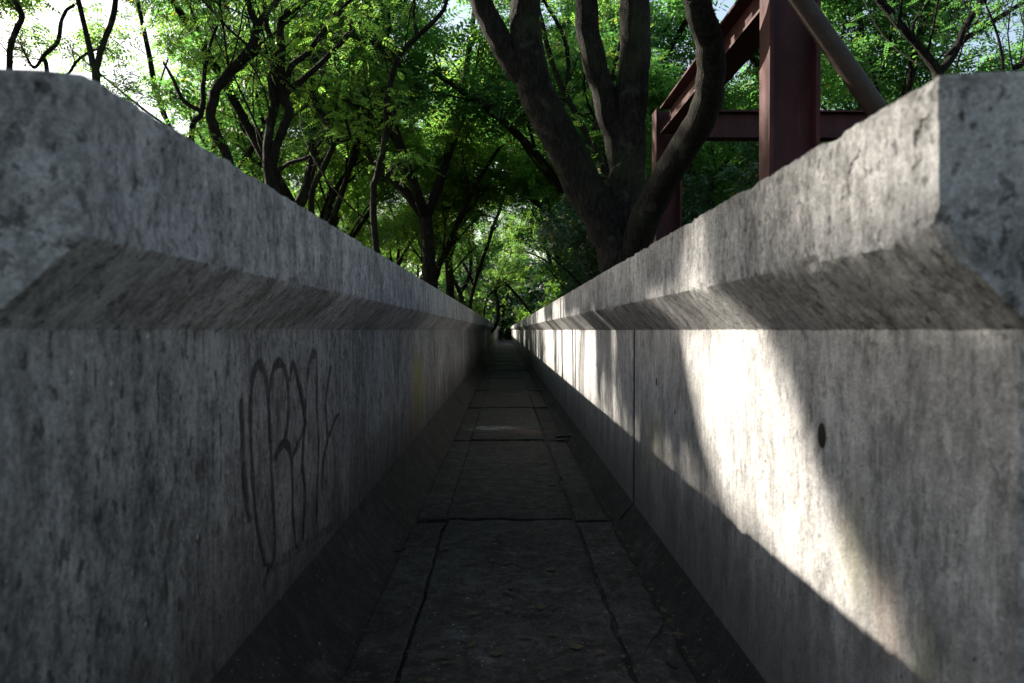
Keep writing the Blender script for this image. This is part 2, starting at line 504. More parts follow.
# coping cracks as thin dark crevices (mesh slivers set into the face)
def crack(pts, w, x):
    line = smooth_line(pts, 14); V, Fc = [], []
    L = []
    for i, q in enumerate(line):
        j = mnoise.fractal(Vector((q[0] * 70, q[1] * 70, x)), .6, 2, 4) * .0075
        L.append((q[0] + j, q[1] + j * .4))
    ww = [w * (.15 + 1.0 * abs(math.sin(i * .37)) * math.sin(math.pi * (i + .5) / len(L)) + .5 * abs(mnoise.noise(Vector((i * .9, 0, x))))) for i in range(len(L))]
    return wall_patch('c', L, ww, None, None, x, 0)
def CW(px, py):
    d = XC * F / (px - 505); return (d, E + (330 - py) / F * d)
cv, cf = [], []
for pts, w in (([CW(931, 112), CW(924, 122), CW(918, 130), CW(915, 147)], .0035), ([CW(921, 150), CW(919, 162), CW(912, 175)], .0015),
               ([CW(861, 148), CW(856, 158), CW(850, 170), CW(848, 182), CW(849, 198)], .003), ([CW(850, 205), CW(848, 220)], .0012)):
    V, Fc = crack(pts, w, XC - .0008); b = len(cv); cv += V; cf += [tuple(b + q for q in f) for f in Fc]
mesh_obj('crack', cv, cf, M['twig'], WR)

# ------------------------------------------------------------------ channel floor
V, Fc = [], []
xs = np.linspace(XL - .02, XR + .02, 24); ys = stations(-3, 5)[::4] + list(np.arange(5.2, LEN, .5)) + [LEN]
for y in ys:
    for x in xs:
        V.append((x, y, FLOOR + .004 * mnoise.fractal(Vector((x * 6, y * 6, 2)), .6, 2, 3)))
k = len(xs)
for j in range(len(ys) - 1):
    for i in range(k - 1):
        a = j * k + i; Fc.append((a, a + 1, a + k + 1, a + k))
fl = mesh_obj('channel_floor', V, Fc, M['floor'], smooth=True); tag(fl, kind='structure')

def slab(x0, x1, y0, y1, z, tilt, parent, mat, name='floor_slab'):
    nx, ny = 14, int(max(6, min(60, (y1 - y0) / .05)))
    V, Fc = [], []
    for j in range(ny + 1):
        for i in range(nx + 1):
            u, v = i / nx, j / ny
            x = x0 + (x1 - x0) * u; y = y0 + (y1 - y0) * v
            ed = min(u * (x1 - x0), (1 - u) * (x1 - x0), v * (y1 - y0), (1 - v) * (y1 - y0))
            q = Vector((x * 9, y * 9, z * 3))
            wob = .008 * mnoise.fractal(q, .6, 2, 3) if ed < .004 else 0
            V.append((x + (wob if i in (0, nx) else 0), y + (wob if j in (0, ny) else 0),
                      z + tilt * (v - .5) + .0035 * mnoise.fractal(q, .6, 2, 4) - (.004 if ed < .001 else 0)))
    for j in range(ny):
        for i in range(nx):
            a = j * (nx + 1) + i; Fc.append((a, a + 1, a + nx + 2, a + nx + 1))
    # skirt
    rim = [i for i in range(nx + 1)] + [j * (nx + 1) + nx for j in range(1, ny + 1)] + [ny * (nx + 1) + i for i in range(nx - 1, -1, -1)] + [j * (nx + 1) for j in range(ny - 1, 0, -1)]
    b = len(V)
    for r in rim: V.append((V[r][0], V[r][1], FLOOR - .02))
    m = len(rim)
    for i in range(m): Fc.append((rim[(i + 1) % m], rim[i], b + i, b + (i + 1) % m))
    return mesh_obj(name, V, Fc, mat, parent)
y = 3.76 - 2.73 * 2; i = 0
while y < LEN:
    a, b = y + .015, min(y + 2.73 - .012, LEN)
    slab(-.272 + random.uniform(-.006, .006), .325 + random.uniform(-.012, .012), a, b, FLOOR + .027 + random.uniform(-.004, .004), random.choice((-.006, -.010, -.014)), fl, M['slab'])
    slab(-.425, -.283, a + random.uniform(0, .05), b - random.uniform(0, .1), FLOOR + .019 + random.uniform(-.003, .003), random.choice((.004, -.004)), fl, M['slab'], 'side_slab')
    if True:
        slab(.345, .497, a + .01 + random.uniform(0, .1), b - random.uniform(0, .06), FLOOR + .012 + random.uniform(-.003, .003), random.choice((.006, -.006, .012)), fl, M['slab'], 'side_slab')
    y += 2.73; i += 1
# broken, lifted slab edges with a dark gap (three of them by the right fillet)
def shard(px, py, wid, ang, name='loose_shard'):
    d = .90 * F / (py - 330); x = (px - 505) / F * d
    N = 9; V, Fc = [], []
    L = wid
    for s in (0, 1):
        for i in range(N):
            t = i / (N - 1)
            xx = x - L * .5 + L * t; yy = d + .05 * math.sin(t * 2.5) + .012 * mnoise.noise(Vector((t * 4, px, s))) + s * (.05 + .02 * math.sin(t * 9))
            V.append((xx, yy, FLOOR + .045 + .02 * t * s))
    b = len(V)
    V += [(v[0], v[1], v[2] - .016) for v in V[:b]]
    for i in range(N - 1):
        Fc += [(i, i+1, N+i+1, N+i), (b+i, b+N+i, b+N+i+1, b+i+1), (i, b+i, b+i+1, i+1), (N+i, N+i+1, b+N+i+1, b+N+i)]
    Fc += [(0, N, b+N, b), (N-1, b+N-1, b+2*N-1, 2*N-1)]
    return mesh_obj(name, V, Fc, M['slab'], None, origin=(x, d, FLOOR + .03))
for (px, py, w, lab) in ((566, 440, .17, 'broken dark concrete shard across the slab joint at the right fillet, nearest of three'),
                         (540, 392, .18, 'broken concrete shard at the right fillet, second of three along the channel'),
                         (528, 371, .17, 'small concrete shard at the right fillet, farthest of three along the channel')):
    tag(shard(px, py, w, 0), lab, 'concrete shard')

# twigs on the floor
def fl_pt(px, py, h=.02):
    d = (E - FLOOR - h) * F / (py - 330); return Vector(((px - 505) / F * d, d, FLOOR + h))

def tube(V, Fc, pts, rad, sides):
    n = len(pts); b0 = len(V)
    up = Vector((.31, .17, .93)); 
    for i in range(n):
        a = pts[max(0, i - 1)]; c = pts[min(n - 1, i + 1)]
        t = (c - a); t.normalize() if t.length > 1e-9 else None
        u = t.cross(up)
        if u.length < .05: u = t.cross(Vector((1, .2, 0)))
        u.normalize(); w = t.cross(u)
        up = -w if False else up
        r = rad[i]
        for s in range(sides):
            an = 2 * math.pi * s / sides
            q = pts[i] + (u * math.cos(an) + w * math.sin(an)) * r
            V.append((q.x, q.y, q.z))
    for i in range(n - 1):
        for s in range(sides):
            a = b0 + i * sides + s; b = b0 + i * sides + (s + 1) % sides
            Fc.append((a, b, b + sides, a + sides))
    Fc.append(tuple(b0 + s for s in range(sides - 1, -1, -1)))
    Fc.append(tuple(b0 + (n - 1) * sides + s for s in range(sides)))

for pts, r, lab in (([(664, 627), (658, 637), (652, 643), (646, 654)], .0045, 'dark crooked twig lying on the right edge of the channel floor'),
                    ([(669, 665), (674, 669), (679, 671)], .006, 'short stubby twig piece in the near right corner of the channel floor'),
                    ([(405, 549), (398, 552), (392, 552)], .005, 'short twig on the shaded left side of the channel floor'),):
    p3 = [fl_pt(x, y_, .035) for x, y_ in pts]
    V, Fc = [], []; tube(V, Fc, p3, [r * (.6 + .4 * math.sin(1 + i)) for i in range(len(p3))], 6)
    if len(pts) > 3: tube(V, Fc, [p3[1], p3[1] + Vector((.02, .015, .003))], [r * .5, r * .3], 5)
    tag(mesh_obj('twig', V, Fc, M['twig'], None, origin=p3[0]), lab, 'twig')
# litter: uncountable crumbs and dead leaflets
rng = np.random.default_rng(3)
V, Fc = [], []
for k in range(4200):
    y = float(rng.uniform(1.2, 3.5) if k < 1100 else rng.uniform(3, 14)); x = float(np.clip(rng.normal(.05 if rng.random() < .6 else rng.choice([-.42, .44]), .13), -.5, .5))
    a = rng.uniform(0, 6.28); L = float(rng.uniform(.003, .012) if rng.random() < .93 else rng.uniform(.012, .026)); W = L * float(rng.uniform(.3, .8)); z = FLOOR + .033 + float(rng.uniform(0, .004))
    b = len(V); ca, sa = math.cos(a), math.sin(a)
    V += [(x + ca * L, y + sa * L, z + float(rng.uniform(0, .005))), (x - sa * W, y + ca * W, z), (x - ca * L, y - sa * L, z + float(rng.uniform(0, .004))), (x + sa * W, y - ca * W, z + .002)]
    Fc.append((b, b + 1, b + 2, b + 3))
tag(mesh_obj('leaf_litter', V, Fc, M['litter']), 'crumbs and dead leaflets scattered over the channel floor', 'litter', kind='stuff')

# ------------------------------------------------------------------ steel frame
def hbeam(V, Fc, a, b, up, side, h=.34, w=.30, tf=.022, tw=.014):
    """H section from a to b; 'up' is the direction across the flanges (web height), side across the flange width"""
    a, b, up, side = Vector(a), Vector(b), Vector(up).normalized(), Vector(side).normalized()
    def slabb(u0, u1, s0, s1):
        k = len(V)
        for q in (a, b):
            for uu, ss in ((u0, s0), (u1, s0), (u1, s1), (u0, s1)):
                p = q + up * uu + side * ss; V.append((p.x, p.y, p.z))
        Fc.extend([(k, k+1, k+2, k+3), (k+4, k+7, k+6, k+5)] + [(k+i, k+4+i, k+4+(i+1) % 4, k+(i+1) % 4) for i in range(4)])
    slabb(h/2 - tf, h/2, -w/2, w/2); slabb(-h/2, -h/2 + tf, -w/2, w/2); slabb(-h/2 + tf - .001, h/2 - tf + .001, -tw/2, tw/2)
st = empty('steel_frame', (2.1, 6.0, 0))
tag(st, 'dark red oxide steel frame of columns and beams behind the right wall', 'steel frame')
ZB = 3.66
def part(name, items, mat=M['steel'], lab=None):
    V, Fc = [], []
    for it in items: hbeam(V, Fc, *it[:4], **(it[4] if len(it) > 4 else {}))
    o = mesh_obj(name, V, Fc, mat, st)
    if lab: o['label'] = lab
    return o
XK = 2.14
part('column', [((XK, 6.0, 0), (XK, 6.0, 6.2), (1, 0, 0), (0, 1, 0), dict(h=.375, w=.24, tf=.03))])
part('column', [((2.09, 10.3, 0), (2.09, 10.3, ZB + .18), (1, 0, 0), (0, 1, 0), dict(h=.33, w=.30))])
part('column', [((6.0, 10.3, 0), (6.0, 10.3, ZB + .18), (1, 0, 0), (0, 1, 0), dict(h=.33, w=.30))])
part('column', [((6.0, 6.0, 0), (6.0, 6.0, 6.2), (1, 0, 0), (0, 1, 0), dict(h=.375, w=.24))])
part('beam', [((2.27, 10.3, ZB), (5.82, 10.3, ZB), (0, 0, 1), (0, 1, 0), dict(h=.35, w=.22))])
part('beam', [((2.10, 10.14, ZB + .02), (2.12, 6.14, ZB + .02), (0, 0, 1), (1, 0, 0), dict(h=.34, w=.26))])
part('beam', [((6.0, 10.14, ZB), (6.0, 6.14, ZB), (0, 0, 1), (1, 0, 0), dict(h=.34, w=.26))])
V, Fc = [], []
tp = [Vector((1.98, 5.62, 3.55)), Vector((2.75, 5.62, 2.53)), Vector((4.2, 5.62, .0))]
a = P(770, -40, 5.6); b = P(877, 110, 5.6); dr = b - a
tube(V, Fc, [a - dr * .25, a, b, b + dr * 1.6], [.072] * 4, 20)
o = mesh_obj('brace', V, Fc, M['tube'], st, smooth=True); o['label'] = 'round mossy steel tube bracing the front column'
# ------------------------------------------------------------------ leaves
def leaf_template(pairs, length, ll, lw):
    V = []
    for i in range(pairs):
        t = (i + 1) / (pairs + .4); bx = t * length; bz = -.25 * length * t * t
        s = math.sin(math.pi * min(1, .25 + .75 * t)) * .6 + .5
        for sd in (-1, 1):
            L = ll * s; W = lw * s
            d = np.array((.45, .85 * sd, -.15)); d /= np.linalg.norm(d)
            pr = np.array((-d[1], d[0], 0)) * .5
            b = np.array((bx, 0, bz))
            V += [b, b + d * L * .5 + pr * W, b + d * L, b + d * L * .5 - pr * W]
    d = np.array((1, 0, -.4)); b = np.array((length, 0, -.25 * length))
    V += [b, b + d * ll * .5 + np.array((0, lw * .5, 0)), b + d * ll, b + d * ll * .5 - np.array((0, lw * .5, 0))]
    return np.array(V, dtype=np.float32)
T_FINE = leaf_template(6, .24, .062, .026)
T_MID = leaf_template(4, .26, .095, .040)
T_BROAD = leaf_template(2, .12, .11, .05)

def leaves(anchors, per, spread, tmpl, rng, filt=None, scale=(.7, 1.3)):
    A = np.repeat(np.asarray(anchors, dtype=np.float32), per, axis=0)
    N = len(A)
    off = rng.normal(size=(N, 3)).astype(np.float32) * np.array((spread, spread, spread * .55), dtype=np.float32)
    C = A + off
    az = rng.uniform(0, 2 * np.pi, N); el = rng.normal(-.15, .35, N)
    X = np.stack((np.cos(az) * np.cos(el), np.sin(az) * np.cos(el), np.sin(el)), 1)
    U = np.array((0, 0, 1.0)) + rng.normal(size=(N, 3)) * .45
    Y = np.cross(U, X); Y /= np.linalg.norm(Y, axis=1, keepdims=True) + 1e-9
    Z = np.cross(X, Y)
    R = np.stack((X, Y, Z), 2) * rng.uniform(scale[0], scale[1], N)[:, None, None]
    W = np.einsum('nij,kj->nki', R, tmpl) + C[:, None, :]
    W = W.reshape(-1, 4, 3).astype(np.float32)
    if filt is not None: W = W[filt(W.mean(axis=1), rng)]
    W = W.reshape(-1, 3)
    nq = len(W) // 4
    return W, np.arange(nq * 4, dtype=np.int32).reshape(nq, 4)

# ------------------------------------------------------------------ trees
def wander(rnd, p, d, L, r0, r1, n, curl=.35, up=.12):
    pts, rad = [p.copy()], [r0]
    d = d.normalized(); st_ = L / n
    ph = Vector((rnd.uniform(-1, 1), rnd.uniform(-1, 1), rnd.uniform(-.5, .5)))
    for i in range(n):
        if rnd.random() < .35: ph = Vector((rnd.uniform(-1, 1), rnd.uniform(-1, 1), rnd.uniform(-.6, .6)))
        d = (d + ph * curl * .5 + Vector((0, 0, up))).normalized()
        p = p + d * st_; pts.append(p.copy()); rad.append(r0 + (r1 - r0) * (i + 1) / n)
    return pts, rad

def branch_out(rnd, polys, anchors, pts, rad, level, maxlev, leafy=True, t0=.35, nb=(3, 5), lenf=.62, minz=None):
    """side branches and a forked tip for an existing limb"""
    total = sum((pts[i+1] - pts[i]).length for i in range(len(pts) - 1))
    k = rnd.randint(*nb)
    for j in range(k):
        t = t0 + (1 - t0) * (j + rnd.random()) / k if j < k - 1 else 1.0
        f = t * (len(pts) - 1); i = min(int(f), len(pts) - 2); u = f - i
        p = pts[i].lerp(pts[i+1], u); r = rad[i] + (rad[i+1] - rad[i]) * u
        d = (pts[i+1] - pts[i]).normalized()
        side = d.cross(Vector((rnd.uniform(-1, 1), rnd.uniform(-1, 1), rnd.uniform(-1, 1))))
        if side.length < .1: side = Vector((1, 0, 0))
        side.normalize()
        nd = (d * rnd.uniform(.5, 1.0) + side * rnd.uniform(.5, 1.0) + Vector((0, 0, .25))).normalized()
        L = total * lenf * rnd.uniform(.7, 1.15) * (1.1 - .35 * t)
        rr = max(.005, r * rnd.uniform(.34, .58) * (.6 if minz else 1))
        if minz is not None and p.z < minz: continue
        q, qr = wander(rnd, p, nd, L, rr, rr * .42, 5 if level < maxlev else 4, .5, .05)
        polys.append((q, qr))
        if level >= maxlev:
            anchors += [q[-1], q[-2], q[-2].lerp(q[-1], .5)] + ([q[2]] if rnd.random() < .6 else [])
        else:
            branch_out(rnd, polys, anchors, q, qr, level + 1, maxlev, leafy, .3, nb, lenf)

def in_patch(pts, small):
    for q in [a.lerp(b, u) for a, b in zip(pts[:-1], pts[1:]) for u in (0, .33, .67)]:
        t = (XR - q.x) / -SUN.x; y = q.y - SUN.y * t; z = q.z - SUN.z * t
        if 1.2 < y < 2.7 and .5 < z < 1.1: return True
        if small and 4.9 < y < 9.3 and .55 < z < 1.06: return True
    return False

def tree_meshes(root, polys, anchors, per, spread, tmpl, leafmat, barkmat, rng, filt=None, scale=(.7, 1.3)):
    V, Fc = [], []
    if filt is not None: polys = [(p_, r_) for p_, r_ in polys if max(r_) > .075 or not in_patch(p_, max(r_) < .03)]  # thin branches that would darken the sun patches are left out
    for pts, rad in polys:
        rm = max(rad)
        tube(V, Fc, pts, rad, 14 if rm > .12 else (8 if rm > .04 else (5 if rm > .015 else 4)))
    base = np.array(root.location)
    Fq = [f for f in Fc]
    t = mesh_obj('trunk', V, Fq, barkmat, root, smooth=True)
    c = None
    if anchors:
        W, Q = leaves([tuple(a) for a in anchors], per, spread, tmpl, rng, filt, scale)
        c = mesh_obj('crown', W, Q, leafmat, root)
    return t, c

def refine(pts, rad, step=.35, jit=.035, seed=0):
    """smooth a coarse limb and give it bends"""
    s = smooth_line([(*p, r) for p, r in zip(pts, rad)], 6)
    out, orr = [], []
    for i, q in enumerate(s):
        r = float(q[3]); v = Vector(q[:3])
        n_ = Vector((mnoise.noise(Vector((i * .35, seed, 0))), mnoise.noise(Vector((i * .35, seed, 5))), 0)) * (jit + r * .06)
        out.append(v + n_); orr.append(r * (1 + .05 * mnoise.noise(Vector((i * .5, seed, 9)))))
    return out, orr

# leaves culled along the sunrays, cutting crown gaps that shape the wall's sun patches
yl = np.array([1.0, 1.7, 1.85, 2.15, 2.75, 4.2, 6.0, 7.4, 8.6, 10, 12, 80])
def interp(v, xs_, ys_): return np.interp(v, xs_, ys_)
def sun_filter(C, rng):
    t = (XR - C[:, 0]) / -SUN.x
    y = C[:, 1] - SUN.y * t; z = C[:, 2] - SUN.z * t
    yy = np.clip(y, .3, 200)
    px = 505 + XR * F / yy; py = 330 + (E - z) * F / yy
    keep = np.full(len(C), .93)
    wallz = (z < 1.055) & (z > .45)
    xl = interp(py, [300, 334, 391, 469, 515, 560], [640, 682, 690, 712, 730, 775])
    xr = interp(py, [300, 334, 412, 470, 525, 596, 640], [775, 762, 800, 815, 836, 872, 915])
    m = wallz & (px > xl) & (px < xr)
    keep[m] = .0
    soft = wallz & (px > xr) & (px < xr + 14 + np.maximum(0, (py - 480)) * .35); keep[soft] = .35
    m = wallz & (px > 553) & (px < 596); keep[m] = .0
    edge = 330 + (px - 505) / 1.2                     # where the left coping's shadow ends
    up = np.clip((edge - py) / 75, 0, 1)
    st = .5 + .5 * np.sin(yy * 9) * np.sin(yy * 3.7 + 1)
    m = wallz & (px >= 596) & (px < 640); keep[m] = (.10 + .55 * up * st)[m]
    m = wallz & (px >= 640) & (px < xl - 4); keep[m] = (.25 + .65 * up)[m]
    m = wallz & (px > xr) & (edge - py < 60); keep[m] = np.minimum(keep, .62)[m]
    m = wallz & (px < 552) & (px > 535) & (np.sin(yy * 3.1) > .0); keep[m] = .0
    m = wallz & (px <= 535) & (np.sin(yy * 1.5) > -.2); keep[m] = .05
    cap = (z >= 1.055) & (z < 1.26)
    kc = interp(yy, [.8, 1.0, 1.7, 1.8, 1.9, 2.1, 2.25, 2.7, 2.8, 6.4, 6.7, 8.2, 8.5, 10, 11, 14, 15],
                    [.12, .08, .2, .6, .05, .05, .75, .75, .35, .35, .0, .0, .6, .6, .1, .1, .4])
    keep[cap] = kc[cap]
    return rng.random(len(C)) < keep

GROUP_L = 'trees of the wood left of the channel'
GROUP_R = 'trees of the wood right of the channel'

def hero(name, label, limbs, ground, d, seed, per=10, spread=.24, maxlev=2, nb=(3, 4), lenf=.6, leafmat='leaf', top=None, bark='bark_thin', leafpolys=None, tmpl=None, scale=(.7, 1.3), group=GROUP_L, filt=sun_filter, grow_at=.4, autos=True):
    """limbs: list of [(px,py,width_px[,depth])...]; first limb is carried to the ground"""
    rnd = random.Random(seed); rng = np.random.default_rng(seed)
    g0 = Vector((ground[0], ground[1], 0))
    root = empty(name, g0)
    polys, anchors = [], []
    for k, L in enumerate(limbs):
        pts = [P(q[0], q[1], q[3] if len(q) > 3 else d) for q in L]
        rad = [q[2] * (.70 if d > 9 else 1) / 2 / F * (q[3] if len(q) > 3 else d) for q in L]
        if k == 0:
            pts = [g0 + Vector((0, 0, -.1)), g0.lerp(pts[0], .5) + Vector((.05, 0, 0))] + pts
            rad = [rad[0] * 1.3, rad[0] * 1.08] + rad
        pts, rad = refine(pts, rad, jit=.02, seed=seed + k)
        polys.append((pts, rad))
        # carry on above the picture
        dr = (pts[-1] - pts[-4]).normalized()
        if L[-1][1] <= 12:
            q, qr = wander(rnd, pts[-1], dr, rnd.uniform(2.0, 3.2) * (1.5 if d < 9 else 1), rad[-1], rad[-1] * .4, 7, .3, .1)
            polys.append((q, qr)); branch_out(rnd, polys, anchors, q, qr, 1, maxlev, True, .15, nb, lenf)
        if autos: branch_out(rnd, polys, anchors, pts, rad, maxlev - 1 if len(pts) < 14 else maxlev - 1, maxlev, True, grow_at, (3, 5), .30, minz=1.6)
        bare = []
        if d > 9: branch_out(rnd, polys, bare, pts, [q * .8 for q in rad], maxlev - 1, maxlev, True, .15, (5, 8), .42, minz=1.6)
    # the side of the crown that faces the channel is thin, as along a woodland edge
    if d > 9: anchors = [a for a in anchors if a.y > g0.y + .2 or rnd.random() < .2]
    tree_meshes(root, polys, anchors, per, spread, tmpl if tmpl is not None else T_FINE, M[leafmat], M[bark], rng, filt, scale)
    return tag(root, label, 'tree', group)

# the great forked tree behind the right wall
BIG = [
    [(622, 262, 48), (612, 232, 44), (586, 190, 40), (556, 132, 37), (535, 90, 36), (527, 44, 32), (524, -5, 29)],
    [(531, 84, 26), (512, 62, 25), (497, 36, 24), (481, 4, 22), (470, -22, 20)],
    [(626, 268, 46), (626, 200, 36), (629, 132, 34), (634, 58, 31), (634, -6, 30)],
    [(621, 172, 22), (611, 122, 25), (598, 76, 24), (588, 36, 24), (585, -6, 22)],
    [(628, 300, 30), (636, 246, 30, 8.2), (654, 200, 30, 7.8), (677, 158, 30, 7.3), (699, 122, 30, 6.9), (711, 82, 29, 6.6), (707, 38, 28, 6.4), (694, -4, 26, 6.2)],
]
hero('forked_tree', 'massive dark tree forking into five thick limbs behind the right wall', BIG, (1.28, 8.4), 8.4, 11,
     per=9, maxlev=3, nb=(3, 4), lenf=.62, bark='bark', group=GROUP_R, autos=False, spread=.3)
hero('slender_tree', 'thin crooked stem seen between the limbs of the massive forked tree', [
    [(612, 230, 12), (606, 176, 11), (580, 123, 10), (556, 75, 8), (541, 23, 7), (536, -5, 6)],
    [(566, 97, 7), (568, 60, 6), (560, 30, 6), (545, 5, 5)], [(590, 142, 6), (600, 110, 5), (616, 60, 5), (625, 5, 4)]],
    (1.9, 14), 14, 12, leafmat='leaf', group=GROUP_R, grow_at=.3)

# left wood, nearest row
z1 = lambda x, y: (x / 3.415, y / 3.415)
hero('slender_tree', 'curved grey stem at the far left edge above the coping', [
    [(14, 80, 8), (17, 45, 8), (27, 20, 8), (15, -4, 7)]], (-7.4, 11.6), 11.6, 21, per=5, spread=.2, grow_at=.8)
hero('slender_tree', 'pale two-stemmed tree forming a narrow V against the bright sky', [
    [(100, 86, 11), (97, 66, 9), (89, 30, 7), (81, -4, 7)], [(99, 74, 9), (108, 45, 8), (117, 20, 8), (121, -6, 7)],
    [(118, 22, 3), (122, 55, 3), (129, 92, 2)]], (-5.7, 11), 11, 22, per=6, spread=.2, grow_at=.85)
hero('slender_tree', 'low bushy stem leaning left between the curved stem and the narrow V', [
    [(52, 78, 6), (46, 62, 6), (62, 45, 6), (68, 18, 5), (80, 8, 4)], [(46, 62, 5), (38, 70, 4), (26, 48, 3)], [(70, 78, 4), (88, 58, 4), (105, 50, 3)]],
    (-7.6, 13.5), 13.5, 23, per=6, spread=.22, grow_at=.8)
z2 = lambda x, y, w, *a: (150 + x / 3.4125, y / 3.4125, w, *a)
hero('sinuous_tree', 'dark S-curved tree rising above the left coping, its trunk bending right', [
    [z2(275, 560, 14), z2(235, 470, 15), z2(215, 400, 14), z2(235, 310, 15), z2(290, 245, 15), z2(345, 180, 14), z2(370, 110, 11), z2(350, 40, 9), z2(335, -10, 8)],
    [z2(365, 120, 11), z2(400, 60, 10), z2(440, 10, 9), z2(455, -20, 8)],
    [z2(300, 240, 6), z2(340, 210, 6), z2(375, 190, 5), z2(410, 190, 3)],
    [z2(290, 280, 4), z2(322, 330, 4), z2(322, 390, 4), z2(290, 430, 4), z2(265, 485, 4)],
    [z2(350, 170, 4), z2(270, 100, 4), z2(215, 40, 3)]], (-3.3, 11.5), 11.5, 24, per=3, grow_at=.45)
hero('slender_tree', 'small tree of several thin stems left of the S-curved trunk', [
    [z2(150, 475, 8), z2(185, 390, 8), z2(190, 300, 7), z2(205, 200, 5), z2(235, 100, 4)],
    [z2(180, 385, 7), z2(120, 345, 6), z2(85, 270, 5), z2(55, 220, 3)], [z2(188, 370, 5), z2(150, 290, 4), z2(95, 210, 4), z2(20, 190, 3)],
    [z2(190, 260, 4), z2(130, 235, 3), z2(100, 210, 3)]], (-4.8, 12.8), 12.8, 25, per=5, spread=.3)
hero('forked_tree', 'thick dark twin trunk tree, centre of the trees above the left coping', [
    [z2(420, 650, 17), z2(408, 560, 16), z2(412, 450, 13), z2(430, 360, 13), z2(420, 280, 11), z2(430, 190, 9), z2(405, 90, 8), z2(395, 0, 7)],
    [z2(415, 590, 14), z2(440, 490, 13), z2(478, 390, 13), z2(450, 310, 14), z2(455, 190, 12), z2(455, 80, 11), z2(520, 20, 10), z2(600, -30, 9)],
    [z2(445, 345, 11), z2(510, 290, 9), z2(580, 230, 8), z2(650, 160, 7), z2(680, 120, 6)],
    [z2(470, 300, 10), z2(490, 230, 9), z2(540, 190, 8), z2(600, 110, 7), z2(660, 40, 6), z2(700, -10, 5)],
    [z2(425, 600, 6), z2(480, 560, 6), z2(540, 540, 5), z2(600, 470, 4)]], (-3.4, 12.2), 12.2, 26, per=3, grow_at=.45)
z3 = lambda x, y, w, *a: (290 + x / 3.4147, y / 3.4147, w, *a)
hero('slender_tree', 'dark leaning tree with a long stem curving up to the right, above the left coping', [
    [z3(285, 690, 10), z3(300, 600, 10), z3(325, 480, 9), z3(332, 370, 8), z3(350, 270, 8), z3(380, 190, 8), z3(450, 120, 7), z3(520, 50, 6), z3(540, -10, 5)],
    [z3(440, 125, 4), z3(425, 70, 4), z3(428, 20, 3)], [z3(325, 500, 6), z3(350, 430, 5), z3(360, 380, 4)],
    [z3(320, 620, 4), z3(350, 580, 4), z3(400, 550, 3)]], (-2.2, 14), 14, 27, per=5, grow_at=.5)
hero('slender_tree', 'short broken-topped tree between the twin trunk and the leaning tree', [
    [z3(75, 690, 9), z3(120, 570, 9), z3(150, 500, 8), z3(130, 430, 8), z3(100, 370, 9), z3(70, 315, 9)],
    [z3(150, 480, 6), z3(205, 475, 5), z3(190, 400, 4)], [z3(120, 360, 4), z3(125, 290, 3)]], (-3.6, 15.5), 15.5, 28, per=8)
z4 = lambda x, y, w, *a: (380 + x / 3.4147, 150 + y / 3.4147, w, *a)
hero('slender_tree', 'slim curved tree standing beside the far stretch of the left wall', [
    [z4(150, 470, 8), z4(158, 360, 8), z4(150, 280, 7), z4(185, 240, 5), z4(180, 180, 4)],
    [z4(150, 290, 6), z4(140, 210, 6), z4(230, 200, 5), z4(300, 140, 4)],
    [z4(60, 390, 4), z4(110, 310, 4), z4(145, 280, 4)]], (-2.6, 22), 22, 29, per=8, spread=.3, tmpl=T_MID)
hero('slender_tree', 'long thin stem crossing the bright leaves above the end of the channel', [
    [z4(320, 470, 5), z4(350, 380, 5), z4(385, 270, 5), z4(420, 170, 5), z4(440, 90, 4), z4(455, 50, 3)],
    [z4(230, 440, 3), z4(290, 370, 3), z4(320, 340, 2)], [z4(430, 150, 3), z4(500, 100, 3), z4(490, 60, 2)]], (-1.6, 27), 27, 30, per=8, spread=.35, tmpl=T_MID)
hero('arching_tree', 'small tree arching low over the far end of the channel', [
    [z4(395, 600, 6), z4(403, 540, 6), z4(395, 470, 5), z4(425, 455, 5), z4(470, 500, 4), z4(520, 560, 4)],
    [z4(350, 590, 3), z4(370, 500, 3), z4(420, 460, 3)]], (-1.7, 34), 34, 31, per=12, spread=.5, tmpl=T_MID)

# right wood behind the steel frame
zr = lambda x, y, w, *a: (620 + x / 2.535, y / 2.535, w, *a)
hero('forked_tree', 'dark spreading tree behind the steel frame, forking just above the right coping', [
    [zr(810, 300, 14), zr(805, 220, 14), zr(800, 175, 14), zr(750, 110, 12), zr(700, 55, 12), zr(650, -5, 10)],
    [zr(805, 190, 12), zr(850, 130, 11), zr(875, 70, 10), zr(920, 0, 9)],
    [zr(830, 140, 8), zr(880, 95, 8), zr(960, 45, 7), zr(1040, -5, 6)], [zr(760, 120, 5), zr(740, 70, 5), zr(770, 20, 4)]],
    (6.2, 12.6), 12.6, 32, per=3, group=GROUP_R, filt=None, grow_at=.5, leafmat='leaf_cool', scale=(.6, 1.0))
hero('slender_tree', 'leaning stem at the right edge of the picture above the coping end', [
    [zr(1000, 210, 8), zr(1015, 165, 8), zr(1060, 110, 8), zr(1100, 40, 7)], [zr(975, 190, 4), zr(960, 100, 4), zr(930, 20, 3)]],
    (7.4, 11.5), 11.5, 33, per=3, group=GROUP_R, filt=None, leafmat='leaf_cool', scale=(.6, 1.0))
hero('slender_tree', 'straight narrow trunk beside the round steel brace', [
    [zr(610, 300, 8), zr(612, 150, 8), zr(608, 60, 8), zr(600, -10, 7)], [zr(640, 240, 5), zr(672, 150, 5), zr(690, 50, 4), zr(680, -10, 4)],
    [zr(560, 100, 4), zr(570, 30, 4), zr(560, -10, 3)]], (7.0, 16.5), 16.5, 34, per=9, spread=.3, group=GROUP_R, filt=None, tmpl=T_MID, leafmat='leaf_cool')

